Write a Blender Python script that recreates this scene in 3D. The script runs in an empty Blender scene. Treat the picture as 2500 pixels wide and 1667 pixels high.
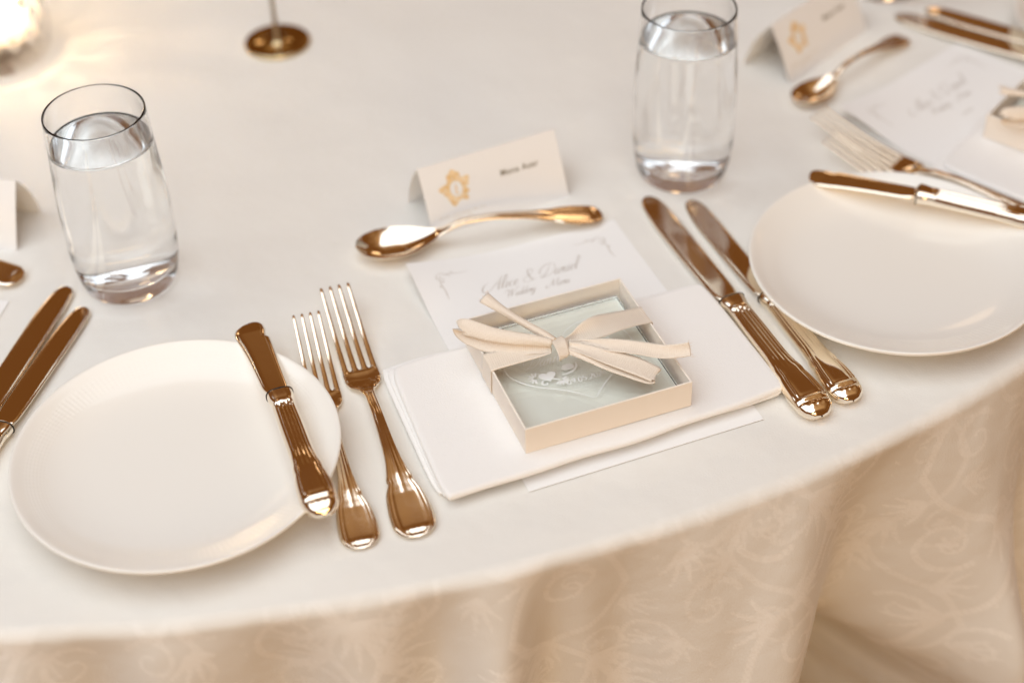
import bpy, bmesh, math, random
import numpy as np
from mathutils import Vector, Matrix
random.seed(7)
S = bpy.context.scene
COL = S.collection
R_ = math.radians

# ------------------------------------------------------------------ camera
cd = bpy.data.cameras.new('camera')
cam = bpy.data.objects.new('camera', cd); COL.objects.link(cam)
cd.sensor_width = 36.0
cd.lens = 58.07
cd.clip_start = 0.02; cd.clip_end = 60
pitch, roll, cam_h = R_(41.04), R_(-2.047), 0.6133
fw = Vector((0, math.cos(pitch), -math.sin(pitch)))
rt = Vector((1, 0, 0)); up = Vector((0, math.sin(pitch), math.cos(pitch)))
r2 = math.cos(roll)*rt + math.sin(roll)*up
u2 = -math.sin(roll)*rt + math.cos(roll)*up
cam.matrix_world = Matrix(((r2.x, u2.x, -fw.x, 0), (r2.y, u2.y, -fw.y, 0), (r2.z, u2.z, -fw.z, cam_h), (0, 0, 0, 1)))
cd.dof.use_dof = True
cd.dof.focus_distance = 0.882
cd.dof.aperture_fstop = 3.0
cd.dof.aperture_blades = 9
S.camera = cam

# ------------------------------------------------------------------ world: the dim amber banquet room around the table
wd = bpy.data.worlds.new('World'); S.world = wd; wd.use_nodes = True
nt = wd.node_tree
bg = nt.nodes['Background']
tc = nt.nodes.new('ShaderNodeTexCoord')
nz = nt.nodes.new('ShaderNodeTexNoise'); nz.inputs['Scale'].default_value = 2.6; nz.inputs['Detail'].default_value = 3
rp = nt.nodes.new('ShaderNodeValToRGB')
rp.color_ramp.elements[0].position = 0.30; rp.color_ramp.elements[0].color = (0.165, 0.060, 0.014, 1)
rp.color_ramp.elements[1].position = 0.80; rp.color_ramp.elements[1].color = (0.52, 0.29, 0.12, 1)
nt.links.new(tc.outputs['Generated'], nz.inputs['Vector'])
# dark panelled walls, brighter uplit ceiling
sz = nt.nodes.new('ShaderNodeSeparateXYZ'); nt.links.new(tc.outputs['Generated'], sz.inputs[0])
mz = nt.nodes.new('ShaderNodeMapRange'); mz.interpolation_type = 'SMOOTHSTEP'
mz.inputs['From Min'].default_value = .64; mz.inputs['From Max'].default_value = .98; mz.inputs['To Min'].default_value = -.24; mz.inputs['To Max'].default_value = .26
nt.links.new(sz.outputs['Z'], mz.inputs['Value'])
adw = nt.nodes.new('ShaderNodeMath'); adw.operation = 'ADD'
nt.links.new(nz.outputs['Fac'], adw.inputs[0]); nt.links.new(mz.outputs[0], adw.inputs[1])
nt.links.new(adw.outputs[0], rp.inputs['Fac'])
nt.links.new(rp.outputs['Color'], bg.inputs['Color'])
bg.inputs['Strength'].default_value = 1.0

# ------------------------------------------------------------------ ceiling light and added fill lamps
def area(name, loc, target, sx, sy, power, color):
    l = bpy.data.lights.new(name, 'AREA'); l.shape = 'RECTANGLE'; l.size = sx; l.size_y = sy
    l.energy = power; l.color = color
    o = bpy.data.objects.new(name, l); COL.objects.link(o)
    o.location = loc
    o.rotation_euler = (Vector(target) - Vector(loc)).to_track_quat('-Z', 'Y').to_euler()
    return o
def point(name, loc, power, color, rad):
    l = bpy.data.lights.new(name, 'POINT'); l.energy = power; l.color = color; l.shadow_soft_size = rad
    o = bpy.data.objects.new(name, l); COL.objects.link(o); o.location = loc
    return o
area('ceiling_light', (-1.35, -0.95, 2.5), (-1.35, -0.95, 0), 4.3, 5.4, 150, (0.785, 0.905, 0.99))
area('warm_skirt_fill', (0.7, -2.4, 0.55), (0.1, 0.6, -0.15), 2.2, 0.8, 29, (1.0, 0.68, 0.32))  # unseen warm fill, added to brighten the hanging cloth and box front
point('warm_glint_lamp', (-1.5, 3.6, 1.45), 5, (1.0, 0.66, 0.36), 0.22)  # unseen warm lamps, added for glints and warmth from the far side
point('warm_glint_lamp', (0.75, 3.9, 1.5), 5, (1.0, 0.66, 0.36), 0.22)
point('warm_glint_lamp', (2.3, 2.6, 1.3), 5, (1.0, 0.66, 0.36), 0.22)

# ------------------------------------------------------------------ render look
S.render.engine = 'CYCLES'
S.view_settings.view_transform = 'Standard'
S.view_settings.look = 'None'
S.view_settings.gamma = 1.0
S.view_settings.use_curve_mapping = False
S.view_settings.exposure = 0.0
S.cycles.use_denoising = True
S.cycles.max_bounces = 32
S.cycles.transmission_bounces = 28
S.cycles.glossy_bounces = 6
S.cycles.diffuse_bounces = 5
S.cycles.transparent_max_bounces = 12
S.cycles.caustics_refractive = True
S.cycles.caustics_reflective = True
S.cycles.blur_glossy = 0.0
S.cycles.sample_clamp_indirect = 30.0

# ------------------------------------------------------------------ materials
def mat(name, col, rough=0.5, metal=0.0, **kw):
    m = bpy.data.materials.new(name); m.use_nodes = True
    b = m.node_tree.nodes['Principled BSDF']
    b.inputs['Base Color'].default_value = (*col, 1)
    b.inputs['Roughness'].default_value = rough
    b.inputs['Metallic'].default_value = metal
    for k, v in kw.items(): b.inputs[k.replace('_', ' ')].default_value = v
    return m
def N(m, t, **kw):
    n = m.node_tree.nodes.new(t)
    for k, v in kw.items():
        if k in n.inputs: n.inputs[k].default_value = v
        else: setattr(n, k, v)
    return n
def LK(m, a, b): m.node_tree.links.new(a, b)
def BS(m): return m.node_tree.nodes['Principled BSDF']
def noise_col(m, c1, c2, scale, detail=4, lo=.35, hi=.65):
    t = N(m, 'ShaderNodeTexCoord'); n = N(m, 'ShaderNodeTexNoise', Scale=scale, Detail=detail)
    r = N(m, 'ShaderNodeValToRGB')
    r.color_ramp.elements[0].position = lo; r.color_ramp.elements[0].color = (*c1, 1)
    r.color_ramp.elements[1].position = hi; r.color_ramp.elements[1].color = (*c2, 1)
    LK(m, t.outputs['Object'], n.inputs['Vector']); LK(m, n.outputs['Fac'], r.inputs['Fac'])
    LK(m, r.outputs['Color'], BS(m).inputs['Base Color'])
    return t, n
def noise_bump(m, scale, strength, dist, detail=3):
    t = N(m, 'ShaderNodeTexCoord'); n = N(m, 'ShaderNodeTexNoise', Scale=scale, Detail=detail)
    b = N(m, 'ShaderNodeBump', Strength=strength, Distance=dist)
    LK(m, t.outputs['Object'], n.inputs['Vector']); LK(m, n.outputs['Fac'], b.inputs['Height'])
    LK(m, b.outputs['Normal'], BS(m).inputs['Normal'])
    return b
def noise_rough(m, scale, lo, hi):
    t = N(m, 'ShaderNodeTexCoord'); n = N(m, 'ShaderNodeTexNoise', Scale=scale, Detail=5)
    r = N(m, 'ShaderNodeMapRange'); r.inputs['To Min'].default_value = lo; r.inputs['To Max'].default_value = hi
    LK(m, t.outputs['Object'], n.inputs['Vector']); LK(m, n.outputs['Fac'], r.inputs['Value'])
    LK(m, r.outputs['Result'], BS(m).inputs['Roughness'])

M = {}
# tablecloth: white damask; the woven scroll pattern comes in as a vertex attribute
m = mat('damask_cloth', (.80, .775, .735), .85, Sheen_Weight=.25, Sheen_Roughness=.5); M['cloth'] = m
at = N(m, 'ShaderNodeAttribute', attribute_name='damask')
mx = N(m, 'ShaderNodeMix', data_type='RGBA')
mx.inputs[6].default_value = (.80, .778, .732, 1); mx.inputs[7].default_value = (.905, .885, .845, 1)
LK(m, at.outputs['Fac'], mx.inputs[0]); LK(m, mx.outputs[2], BS(m).inputs['Base Color'])
mr = N(m, 'ShaderNodeMapRange'); mr.inputs['To Min'].default_value = .85; mr.inputs['To Max'].default_value = .45
LK(m, at.outputs['Fac'], mr.inputs['Value']); LK(m, mr.outputs['Result'], BS(m).inputs['Roughness'])
t = N(m, 'ShaderNodeTexCoord'); n1 = N(m, 'ShaderNodeTexNoise', Scale=9.0, Detail=4.0); n2 = N(m, 'ShaderNodeTexNoise', Scale=900.0, Detail=1.0)
ad = N(m, 'ShaderNodeMath', operation='MULTIPLY_ADD'); ad.inputs[1].default_value = .02
LK(m, t.outputs['Object'], n1.inputs['Vector']); LK(m, t.outputs['Object'], n2.inputs['Vector'])
LK(m, n2.outputs['Fac'], ad.inputs[0]); LK(m, n1.outputs['Fac'], ad.inputs[2])
bp = N(m, 'ShaderNodeBump', Strength=1.0, Distance=.007)
LK(m, ad.outputs[0], bp.inputs['Height']); LK(m, bp.outputs['Normal'], BS(m).inputs['Normal'])

m = mat('silver_plate', (.94, .85, .72), .11, 1.0); M['silver'] = m
noise_rough(m, 90, .06, .17); noise_bump(m, 260, .04, .0006, 4)
m = mat('polished_blade', (.92, .83, .70), .12, 1.0); M['blade'] = m
noise_rough(m, 60, .05, .12); noise_bump(m, 30, .035, .002, 3)
m = mat('blackened_joint', (.03, .025, .02), .5, .6); M['joint'] = m
m = mat('polished_brass', (.62, .50, .30), .10, 1.0); M['brass'] = m; noise_rough(m, 40, .06, .16)
m = mat('brushed_rod', (.62, .58, .52), .38, .7); M['rod'] = m

m = mat('ivory_porcelain', (.885, .86, .805), .30, Coat_Weight=.6, Coat_Roughness=.09); M['china'] = m
# embossed woven band round the rim (fine relief, polar pattern)
t = N(m, 'ShaderNodeTexCoord'); sx = N(m, 'ShaderNodeSeparateXYZ'); LK(m, t.outputs['Object'], sx.inputs[0])
an = N(m, 'ShaderNodeMath', operation='ARCTAN2'); LK(m, sx.outputs['Y'], an.inputs[0]); LK(m, sx.outputs['X'], an.inputs[1])
ln = N(m, 'ShaderNodeVectorMath', operation='LENGTH'); cx = N(m, 'ShaderNodeCombineXYZ')
LK(m, sx.outputs['X'], cx.inputs[0]); LK(m, sx.outputs['Y'], cx.inputs[1]); LK(m, cx.outputs[0], ln.inputs[0])
def mth(m, op, a, b=None, c=None):
    n = N(m, 'ShaderNodeMath', operation=op)
    for i, v in enumerate((a, b, c)):
        if v is None: continue
        if isinstance(v, (int, float)): n.inputs[i].default_value = v
        else: LK(m, v, n.inputs[i])
    return n.outputs[0]
rr = ln.outputs['Value']
k1 = mth(m, 'MULTIPLY', rr, 1900.0); k2 = mth(m, 'MULTIPLY', an.outputs[0], 84.0)
w1 = mth(m, 'SINE', mth(m, 'ADD', k1, k2)); w2 = mth(m, 'SINE', mth(m, 'SUBTRACT', k1, k2))
wv = mth(m, 'MULTIPLY', w1, w2)
band = N(m, 'ShaderNodeMapRange', interpolation_type='SMOOTHSTEP'); band.inputs['From Min'].default_value = .0665; band.inputs['From Max'].default_value = .0685
LK(m, rr, band.inputs['Value'])
band2 = N(m, 'ShaderNodeMapRange', interpolation_type='SMOOTHSTEP'); band2.inputs['From Min'].default_value = .0785; band2.inputs['From Max'].default_value = .0765
LK(m, rr, band2.inputs['Value'])
hh = mth(m, 'MULTIPLY', wv, mth(m, 'MULTIPLY', band.outputs[0], band2.outputs[0]))
bp = N(m, 'ShaderNodeBump', Strength=.22, Distance=.00016); LK(m, hh, bp.inputs['Height'])
LK(m, bp.outputs['Normal'], BS(m).inputs['Normal']); LK(m, bp.outputs['Normal'], BS(m).inputs['Coat Normal'])

m = mat('clear_glass', (1, 1, 1), 0.0, Transmission_Weight=1.0, IOR=1.48); M['glass'] = m
m = mat('water', (.985, .995, 1.0), 0.0, Transmission_Weight=1.0, IOR=1.333); M['water'] = m
m = mat('white_card', (.885, .875, .86), .75); M['card'] = m; noise_bump(m, 500, .08, .0002)
m = mat('white_napkin', (.885, .87, .85), .9, Sheen_Weight=.35); M['napkin'] = m; noise_bump(m, 1100, .5, .0004, 2)
m = mat('cream_cardboard', (.90, .83, .745), .62); M['box'] = m; noise_bump(m, 350, .1, .0003)
m = mat('box_lining', (.77, .765, .71), .7); M['lining'] = m
m = mat('coaster_glass', (.970, .988, .979), .01, Transmission_Weight=1.0, IOR=1.5); M['coaster'] = m
m = mat('frosted_etching', (.93, .94, .93), .6, Alpha=.8); M['etch'] = m
m = mat('ink_taupe', (.50, .44, .385), .8); M['ink'] = m
m = mat('ink_grey', (.55, .49, .43), .8); M['inkfine'] = m
m = mat('ink_olive', (.24, .20, .135), .8); M['inkname'] = m
m = mat('ink_pale_gold', (.70, .60, .47), .8); M['inkpale'] = m
m = mat('gold_foil', (.76, .50, .20), .5, .1); M['foil'] = m
noise_col(m, (.80, .55, .25), (.93, .73, .46), 260, 3)
# satin ribbon with a ribbed weave
m = mat('satin_ribbon', (.86, .755, .635), .36, Sheen_Weight=.4, Sheen_Roughness=.35); M['ribbon'] = m
uv = N(m, 'ShaderNodeAttribute', attribute_name='strip'); sp = N(m, 'ShaderNodeSeparateXYZ'); LK(m, uv.outputs['Vector'], sp.inputs[0])
wa = mth(m, 'SINE', mth(m, 'MULTIPLY', sp.outputs['X'], 5200.0)); wb = mth(m, 'SINE', mth(m, 'MULTIPLY', sp.outputs['Y'], 9000.0))
bp = N(m, 'ShaderNodeBump', Strength=.35, Distance=.0002); LK(m, mth(m, 'ADD', wa, wb), bp.inputs['Height']); LK(m, bp.outputs['Normal'], BS(m).inputs['Normal'])
m = mat('ribbon_thread', (.80, .60, .42), .7); M['thread'] = m
m = mat('candle_wax', (.92, .84, .70), .5, Subsurface_Weight=.3); m.node_tree.nodes['Principled BSDF'].inputs['Subsurface Radius'].default_value = (.02, .01, .005); M['wax'] = m; BS(m).inputs['Emission Color'].default_value = (1, .80, .58, 1); BS(m).inputs['Emission Strength'].default_value = 1.6  # wax itself emits: stands in for flame light glowing through it
m = bpy.data.materials.new('flame'); m.use_nodes = True; M['flame'] = m
b = BS(m); b.inputs['Base Color'].default_value = (1, .7, .3, 1); b.inputs['Emission Color'].default_value = (1, .72, .40, 1); b.inputs['Emission Strength'].default_value = 60
# cut crystal: glass whose facet centres let light straight through
m = bpy.data.materials.new('cut_crystal'); m.use_nodes = True; M['crystal'] = m
b = BS(m); b.inputs['Transmission Weight'].default_value = 1; b.inputs['Roughness'].default_value = .22; b.inputs['IOR'].default_value = 1.5; b.inputs['Base Color'].default_value = (1, .95, .86, 1)
tr = N(m, 'ShaderNodeBsdfTransparent'); ms = N(m, 'ShaderNodeMixShader'); at = N(m, 'ShaderNodeAttribute', attribute_name='facet')
LK(m, at.outputs['Fac'], ms.inputs[0]); LK(m, b.outputs[0], ms.inputs[1]); LK(m, tr.outputs[0], ms.inputs[2])
LK(m, ms.outputs[0], m.node_tree.nodes['Material Output'].inputs['Surface'])

# ------------------------------------------------------------------ mesh helpers
def mesh_obj(name, verts, faces, material, parent=None, smooth=True, loc=None, rot=None):
    me = bpy.data.meshes.new(name)
    me.from_pydata([tuple(v) for v in verts], [], [tuple(f) for f in faces])
    me.validate(); me.update()
    if smooth: me.polygons.foreach_set('use_smooth', [True]*len(me.polygons))
    o = bpy.data.objects.new(name, me); COL.objects.link(o)
    if material is not None: me.materials.append(M[material] if isinstance(material, str) else material)
    if parent: o.parent = parent
    if loc: o.location = loc
    if rot: o.rotation_euler = rot
    return o
def fix_normals(o):
    bm = bmesh.new(); bm.from_mesh(o.data); bmesh.ops.recalc_face_normals(bm, faces=bm.faces); bm.to_mesh(o.data); bm.free()
    return o
def weld(o, d=1e-6):
    bm = bmesh.new(); bm.from_mesh(o.data); bmesh.ops.remove_doubles(bm, verts=bm.verts, dist=d)
    bmesh.ops.recalc_face_normals(bm, faces=bm.faces); bm.to_mesh(o.data); bm.free()
    o.data.polygons.foreach_set('use_smooth', [True]*len(o.data.polygons)); return o
def sharp(o, ang=35):
    o.data.set_sharp_from_angle(angle=R_(ang)); return o
def tag(o, label, cat, group=None, kind=None):
    if label: o['label'] = label
    if cat: o['category'] = cat
    if group: o['group'] = group
    if kind: o['kind'] = kind
    return o
def thing(name, label, cat, loc=(0, 0, 0), rz=0, group=None, scale=1):
    o = bpy.data.objects.new(name, None); COL.objects.link(o); o.empty_display_size = .02
    o.location = loc; o.rotation_euler = (0, 0, rz); o.scale = (scale,)*3
    return tag(o, label, cat, group)
def copy_tree(o, parent=None):
    c = o.copy(); COL.objects.link(c)
    if parent: c.parent = parent
    for ch in list(o.children): copy_tree(ch, c)
    return c
def place(o, loc, rot, label, scale=1):
    o.location = loc; o.rotation_euler = rot if isinstance(rot, tuple) else (0, 0, rot); o.scale = (scale,)*3; o['label'] = label
    return o
def grid_faces(nr, nc, off=0, wrap=False, flip=False):
    f = []
    for i in range(nr-1):
        for j in range(nc if wrap else nc-1):
            a, b = off+i*nc+j, off+i*nc+(j+1) % nc
            c, d = b+nc, a+nc
            f.append((a, d, c, b) if flip else (a, b, c, d))
    return f
def spline(pts, n=10):
    """Catmull-Rom through points (any dimension)."""
    P = np.array(pts, float); out = []
    Q = np.vstack([2*P[0]-P[1], P, 2*P[-1]-P[-2]])
    for i in range(1, len(Q)-2):
        for k in range(n):
            t = k/n; a, b, c, d = Q[i-1], Q[i], Q[i+1], Q[i+2]
            out.append(.5*((2*b)+(-a+c)*t+(2*a-5*b+4*c-d)*t*t+(-a+3*b-3*c+d)*t**3))
    out.append(P[-1]); return np.array(out)
def interp(x, xs, ys): return float(np.interp(x, xs, ys))
def smooth_interp(xs, ys):
    xs = np.array(xs, float); ys = np.array(ys, float)
    d = np.diff(ys)/np.diff(xs); mm = np.zeros(len(xs)); mm[0] = d[0]; mm[-1] = d[-1]
    for i in range(1, len(xs)-1): mm[i] = 0 if d[i-1]*d[i] <= 0 else 2*d[i-1]*d[i]/(d[i-1]+d[i])
    def f(x):
        x = min(max(x, xs[0]), xs[-1]); i = min(int(np.searchsorted(xs, x, 'right'))-1, len(xs)-2); i = max(i, 0)
        h = xs[i+1]-xs[i]; t = (x-xs[i])/h
        return float((2*t**3-3*t*t+1)*ys[i]+(t**3-2*t*t+t)*h*mm[i]+(-2*t**3+3*t*t)*ys[i+1]+(t**3-t*t)*h*mm[i+1])
    return f
def revolve(name, prof, n, material, parent=None, closed=False):
    vs, fs = [], []
    for r, z in prof:
        for j in range(n):
            a = 2*math.pi*j/n; vs.append((r*math.cos(a), r*math.sin(a), z))
    fs = grid_faces(len(prof), n, 0, True)
    o = mesh_obj(name, vs, fs, material, parent)
    return weld(o, 2e-6)
MMS = .001

# ------------------------------------------------------------------ tablecloth
TC = (-.228, 1.377); TR = .872
def damask_strokes():
    """one repeat of the woven scroll pattern in fabric coordinates (metres, 0.20 wide x 0.24 deep)"""
    st = []
    def sc(pts, w0, w1): st.append((spline(pts, 8), w0, w1))
    def spiral(cx, cy, r0, turns, a0, sgn, w0, w1, n=26):
        pts = []
        for k in range(n):
            t = k/(n-1); a = a0+sgn*turns*2*math.pi*t; r = r0*(1-.86*t)
            pts.append((cx+r*math.cos(a), cy+r*math.sin(a)))
        st.append((np.array(pts), w0, w1))
    # main S stem
    sc([(.03, .00), (.055, .04), (.10, .07), (.125, .11), (.10, .155), (.06, .18), (.04, .21), (.03, .24)], .0042, .0042)
    spiral(.058, .085, .034, 1.35, 0.9, 1, .0040, .0012)
    spiral(.150, .060, .036, 1.35, 2.6, -1, .0042, .0012)
    spiral(.150, .165, .034, 1.30, 3.4, 1, .0040, .0012)
    spiral(.085, .215, .026, 1.25, 5.6, -1, .0036, .0012)
    # acanthus leaves: fans of short blades
    def fan(cx, cy, a0, a1, L, n, w):
        for k in range(n):
            a = a0+(a1-a0)*k/(n-1); l = L*(.65+.35*math.sin(math.pi*(k+.5)/n))
            p0 = np.array((cx, cy)); d = np.array((math.cos(a), math.sin(a))); q = np.array((-d[1], d[0]))
            st.append((spline([p0+d*l*.12, p0+d*l*.55+q*l*.10, p0+d*l+q*l*.28], 5), w, w*.25))
    fan(.105, .075, -.3, 1.6, .046, 6, .0052)
    fan(.125, .120, -1.2, .6, .044, 5, .0052)
    fan(.060, .180, 2.0, 3.8, .042, 5, .0052)
    fan(.035, .030, 1.8, 3.3, .036, 5, .0046)
    fan(.180, .200, .2, 2.0, .036, 5, .0046)
    for (cx, cy) in ((.058, .085), (.150, .060), (.150, .165)):
        for k in range(6):
            a = k*math.pi/3; st.append((np.array([(cx+.003*math.cos(a), cy+.003*math.sin(a)), (cx+.009*math.cos(a), cy+.009*math.sin(a))]), .0024, .0020))
    return st
def damask_value(U, V):
    U = U/.62; V = V/.62   # size of the repeat
    PW, PH = .20, .24
    col = np.floor(U/PW)
    u = U-col*PW; v = (V+.5*PH*(col % 2)) % PH
    val = np.zeros_like(u)
    for pts, w0, w1 in damask_strokes():
        n = len(pts); lo = pts.min(0)-.006; hi = pts.max(0)+.006
        for du in (-PW, 0, PW):
            for dv in (-PH, 0, PH):
                uu, vv = u-du, v-dv
                k = np.nonzero((uu > lo[0]) & (uu < hi[0]) & (vv > lo[1]) & (vv < hi[1]))[0]
                if len(k) == 0: continue
                P = np.stack([uu[k], vv[k]], 1); best = np.full(len(k), -1.0)
                for i in range(n-1):
                    a, b = pts[i], pts[i+1]; d = b-a; L2 = d@d+1e-12
                    t = np.clip(((P-a)@d)/L2, 0, 1); D = np.hypot(*(P-a-t[:, None]*d).T)
                    w = w0+(w1-w0)*(i+t)/(n-1)
                    e = D/w
                    s = np.clip((1.0-e)/.18, 0, 1)*(.70+.30*np.cos(e*11.0))
                    best = np.maximum(best, s)
                val[k] = np.maximum(val[k], best)
    return np.clip(val, 0, 1)
def build_cloth():
    fine = np.radians(np.linspace(-104, -42, 900)); coarse = np.radians(np.linspace(-42, 256, 120)[1:-1])
    th = np.concatenate([fine, coarse]); nth = len(th); deg = np.degrees(th)
    fil = .0075
    rows = []   # (kind, value)
    for r in (.02, .15, .3, .45, .55, .62, .68, .72, .76, .79, .81, .83, .845): rows.append(('t', r))
    for k in range(9): rows.append(('f', k/8))
    dl = np.concatenate([np.arange(.003, .30, .0014), np.arange(.30, .52, .01)])
    for d in dl: rows.append(('s', d))
    # folds: (angle deg, amplitude, half width deg, drift deg per metre, start depth)
    folds = [(-105, .030, 2.2, 0, .0), (-99, .026, 1.9, 4, .0), (-94.5, -.016, 1.3, 0, .0), (-91.8, .024, 1.5, 5, .0), (-88.6, -.016, 1.1, 0, .0), (-86.2, .022, 1.3, -4, .0),
             (-82.8, -.018, 1.2, 0, .0), (-80.2, .018, 1.2, 3, .0), (-77.8, -.014, .9, 0, 0), (-75.6, .028, 1.1, -4, .0), (-73.6, -.020, 1.0, -2, .0), (-71.3, -.016, 1.1, 2, .0),
             (-68.3, .022, 1.9, -3, .0), (-64.6, .036, 1.7, -9, .0), (-61.4, -.040, 1.6, 0, .004), (-56.8, .034, 2.2, 6, .0), (-52.0, -.02, 1.6, 0, 0), (-48.2, .036, 1.9, 5, .0), (-44, -.02, 1.5, 0, .0)]
    for k in range(45): folds.append((-38+k*6.4+random.uniform(-1, 1), .032*(1 if k % 2 == 0 else -.7), 2.0, 0, 0))
    V = np.zeros((len(rows), nth, 3)); damU = np.zeros((len(rows), nth)); damV = np.zeros((len(rows), nth)); isk = np.zeros((len(rows), nth))
    for i, (k, v) in enumerate(rows):
        if k == 't': r = np.full(nth, v); z = np.zeros(nth); d = 0
        elif k == 'f':
            a = v*math.pi/2; r = np.full(nth, TR-fil+fil*math.sin(a)); z = np.full(nth, -fil+fil*math.cos(a)); d = .0
            if v > 0: d = fil*a*.4
        else:
            d = fil*.6+v; z = np.full(nth, -fil-v); r = np.full(nth, TR)
        if k != 't' and d > 0:
            off = np.zeros(nth)
            for (c, A, w, dr, st) in folds:
                g = np.exp(-((deg-(c+dr*d))/(w*(1+1.0*d)))**2)
                gr = max(0.0, d-st); grow = (1-math.exp(-gr/.055))*(.42+2.6*gr)
                off += A*g*grow*(1.45 if -97 < c < -70 else 1.0)
            # the cloth flares a little and, low on the right, is caught up over the chair: a deep pocket with cross creases
            off += .05*d
            pk = 1/(1+np.exp(-(deg+64.2)/.35))*1/(1+np.exp((deg+56.2)/.55))*1/(1+np.exp(-(d-(.166+(deg+64)*.0100))/.010))
            cr = .5+.5*np.sin((d-.16)*130+(deg+60)*.5+1.3*np.sin(deg*1.1+d*20))
            off += pk*(-.24+.040*cr)
            sh = np.exp(-((deg+55.5)/1.3)**2)*np.exp(-((d-.20)/.07)**2)
            off += .022*sh
            r = r+off
        if k == 's':
            # slight unevenness of hanging cloth
            z = z+.0012*np.sin(deg*3.1+v*40)*np.sin(v*60)
        V[i, :, 0] = TC[0]+r*np.cos(th); V[i, :, 1] = TC[1]+r*np.sin(th); V[i, :, 2] = z
        damU[i] = th*TR+.05; damV[i] = d+.035
        isk[i] = 0 if k == 't' else (v if k == 'f' else 1)
    nr = len(rows)
    verts = V.reshape(-1, 3)
    fs = grid_faces(nr, nth, 0, True, True)
    verts = np.vstack([verts, [[TC[0], TC[1], 0]]]); ci = len(verts)-1
    for j in range(nth): fs.append((ci, j, (j+1) % nth))
    o = mesh_obj('tablecloth', verts, fs, 'cloth')
    dU, dV = damU.ravel(), damV.ravel()
    val = np.maximum(damask_value(dU, dV), .75*damask_value(.5-dU*1.18+.037, dV*1.18+.071))*isk.ravel()
    a = o.data.attributes.new('damask', 'FLOAT', 'POINT'); a.data.foreach_set('value', np.append(val, 0).astype(np.float32))
    tag(o, 'cream damask tablecloth covering the round table, hanging in folds at the front', 'tablecloth')
    return o
build_cloth()

# ------------------------------------------------------------------ cutlery
def loft_handle(name, s0, s1, wf, tf, zf, hf, parent, ns=110, nu=33, material='silver', bottom=.55):
    """handle from s0 to s1 (mm): half width wf(s), half thickness tf(s), centre height zf(s), relief hf(s,u) on the top"""
    vs = []; us = [math.sin(math.pi/2*(2*k/(nu-1)-1)) for k in range(nu)]
    ss = [s0+(s1-s0)*k/(ns-1) for k in range(ns)]
    e = s1-s0
    # crowd stations towards the rounded end
    ss = [s0+e*(1-(1-k/(ns-1))**1.35) for k in range(ns)]
    for s in ss:
        w, t, zc = wf(s), tf(s), zf(s)
        for u in us:
            sh = (max(0.0, 1-abs(u)**4.0))**.5
            vs.append((s*MMS, u*w*MMS, (zc+t*sh+hf(s, u)*sh)*MMS))
        for u in reversed(us[1:-1]):
            sh = (max(0.0, 1-abs(u)**3.0))**.5
            vs.append((s*MMS, u*w*MMS, (zc-t*bottom*2*sh*.5)*MMS))
    nc = nu+nu-2
    fs = grid_faces(ns, nc, 0, True)
    fs.append(tuple(range(nc))); 
    o = mesh_obj(name, vs, fs, material, parent)
    return weld(o, 1e-7)
def gauss(x, c, w): return math.exp(-((x-c)/w)**2)

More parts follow.
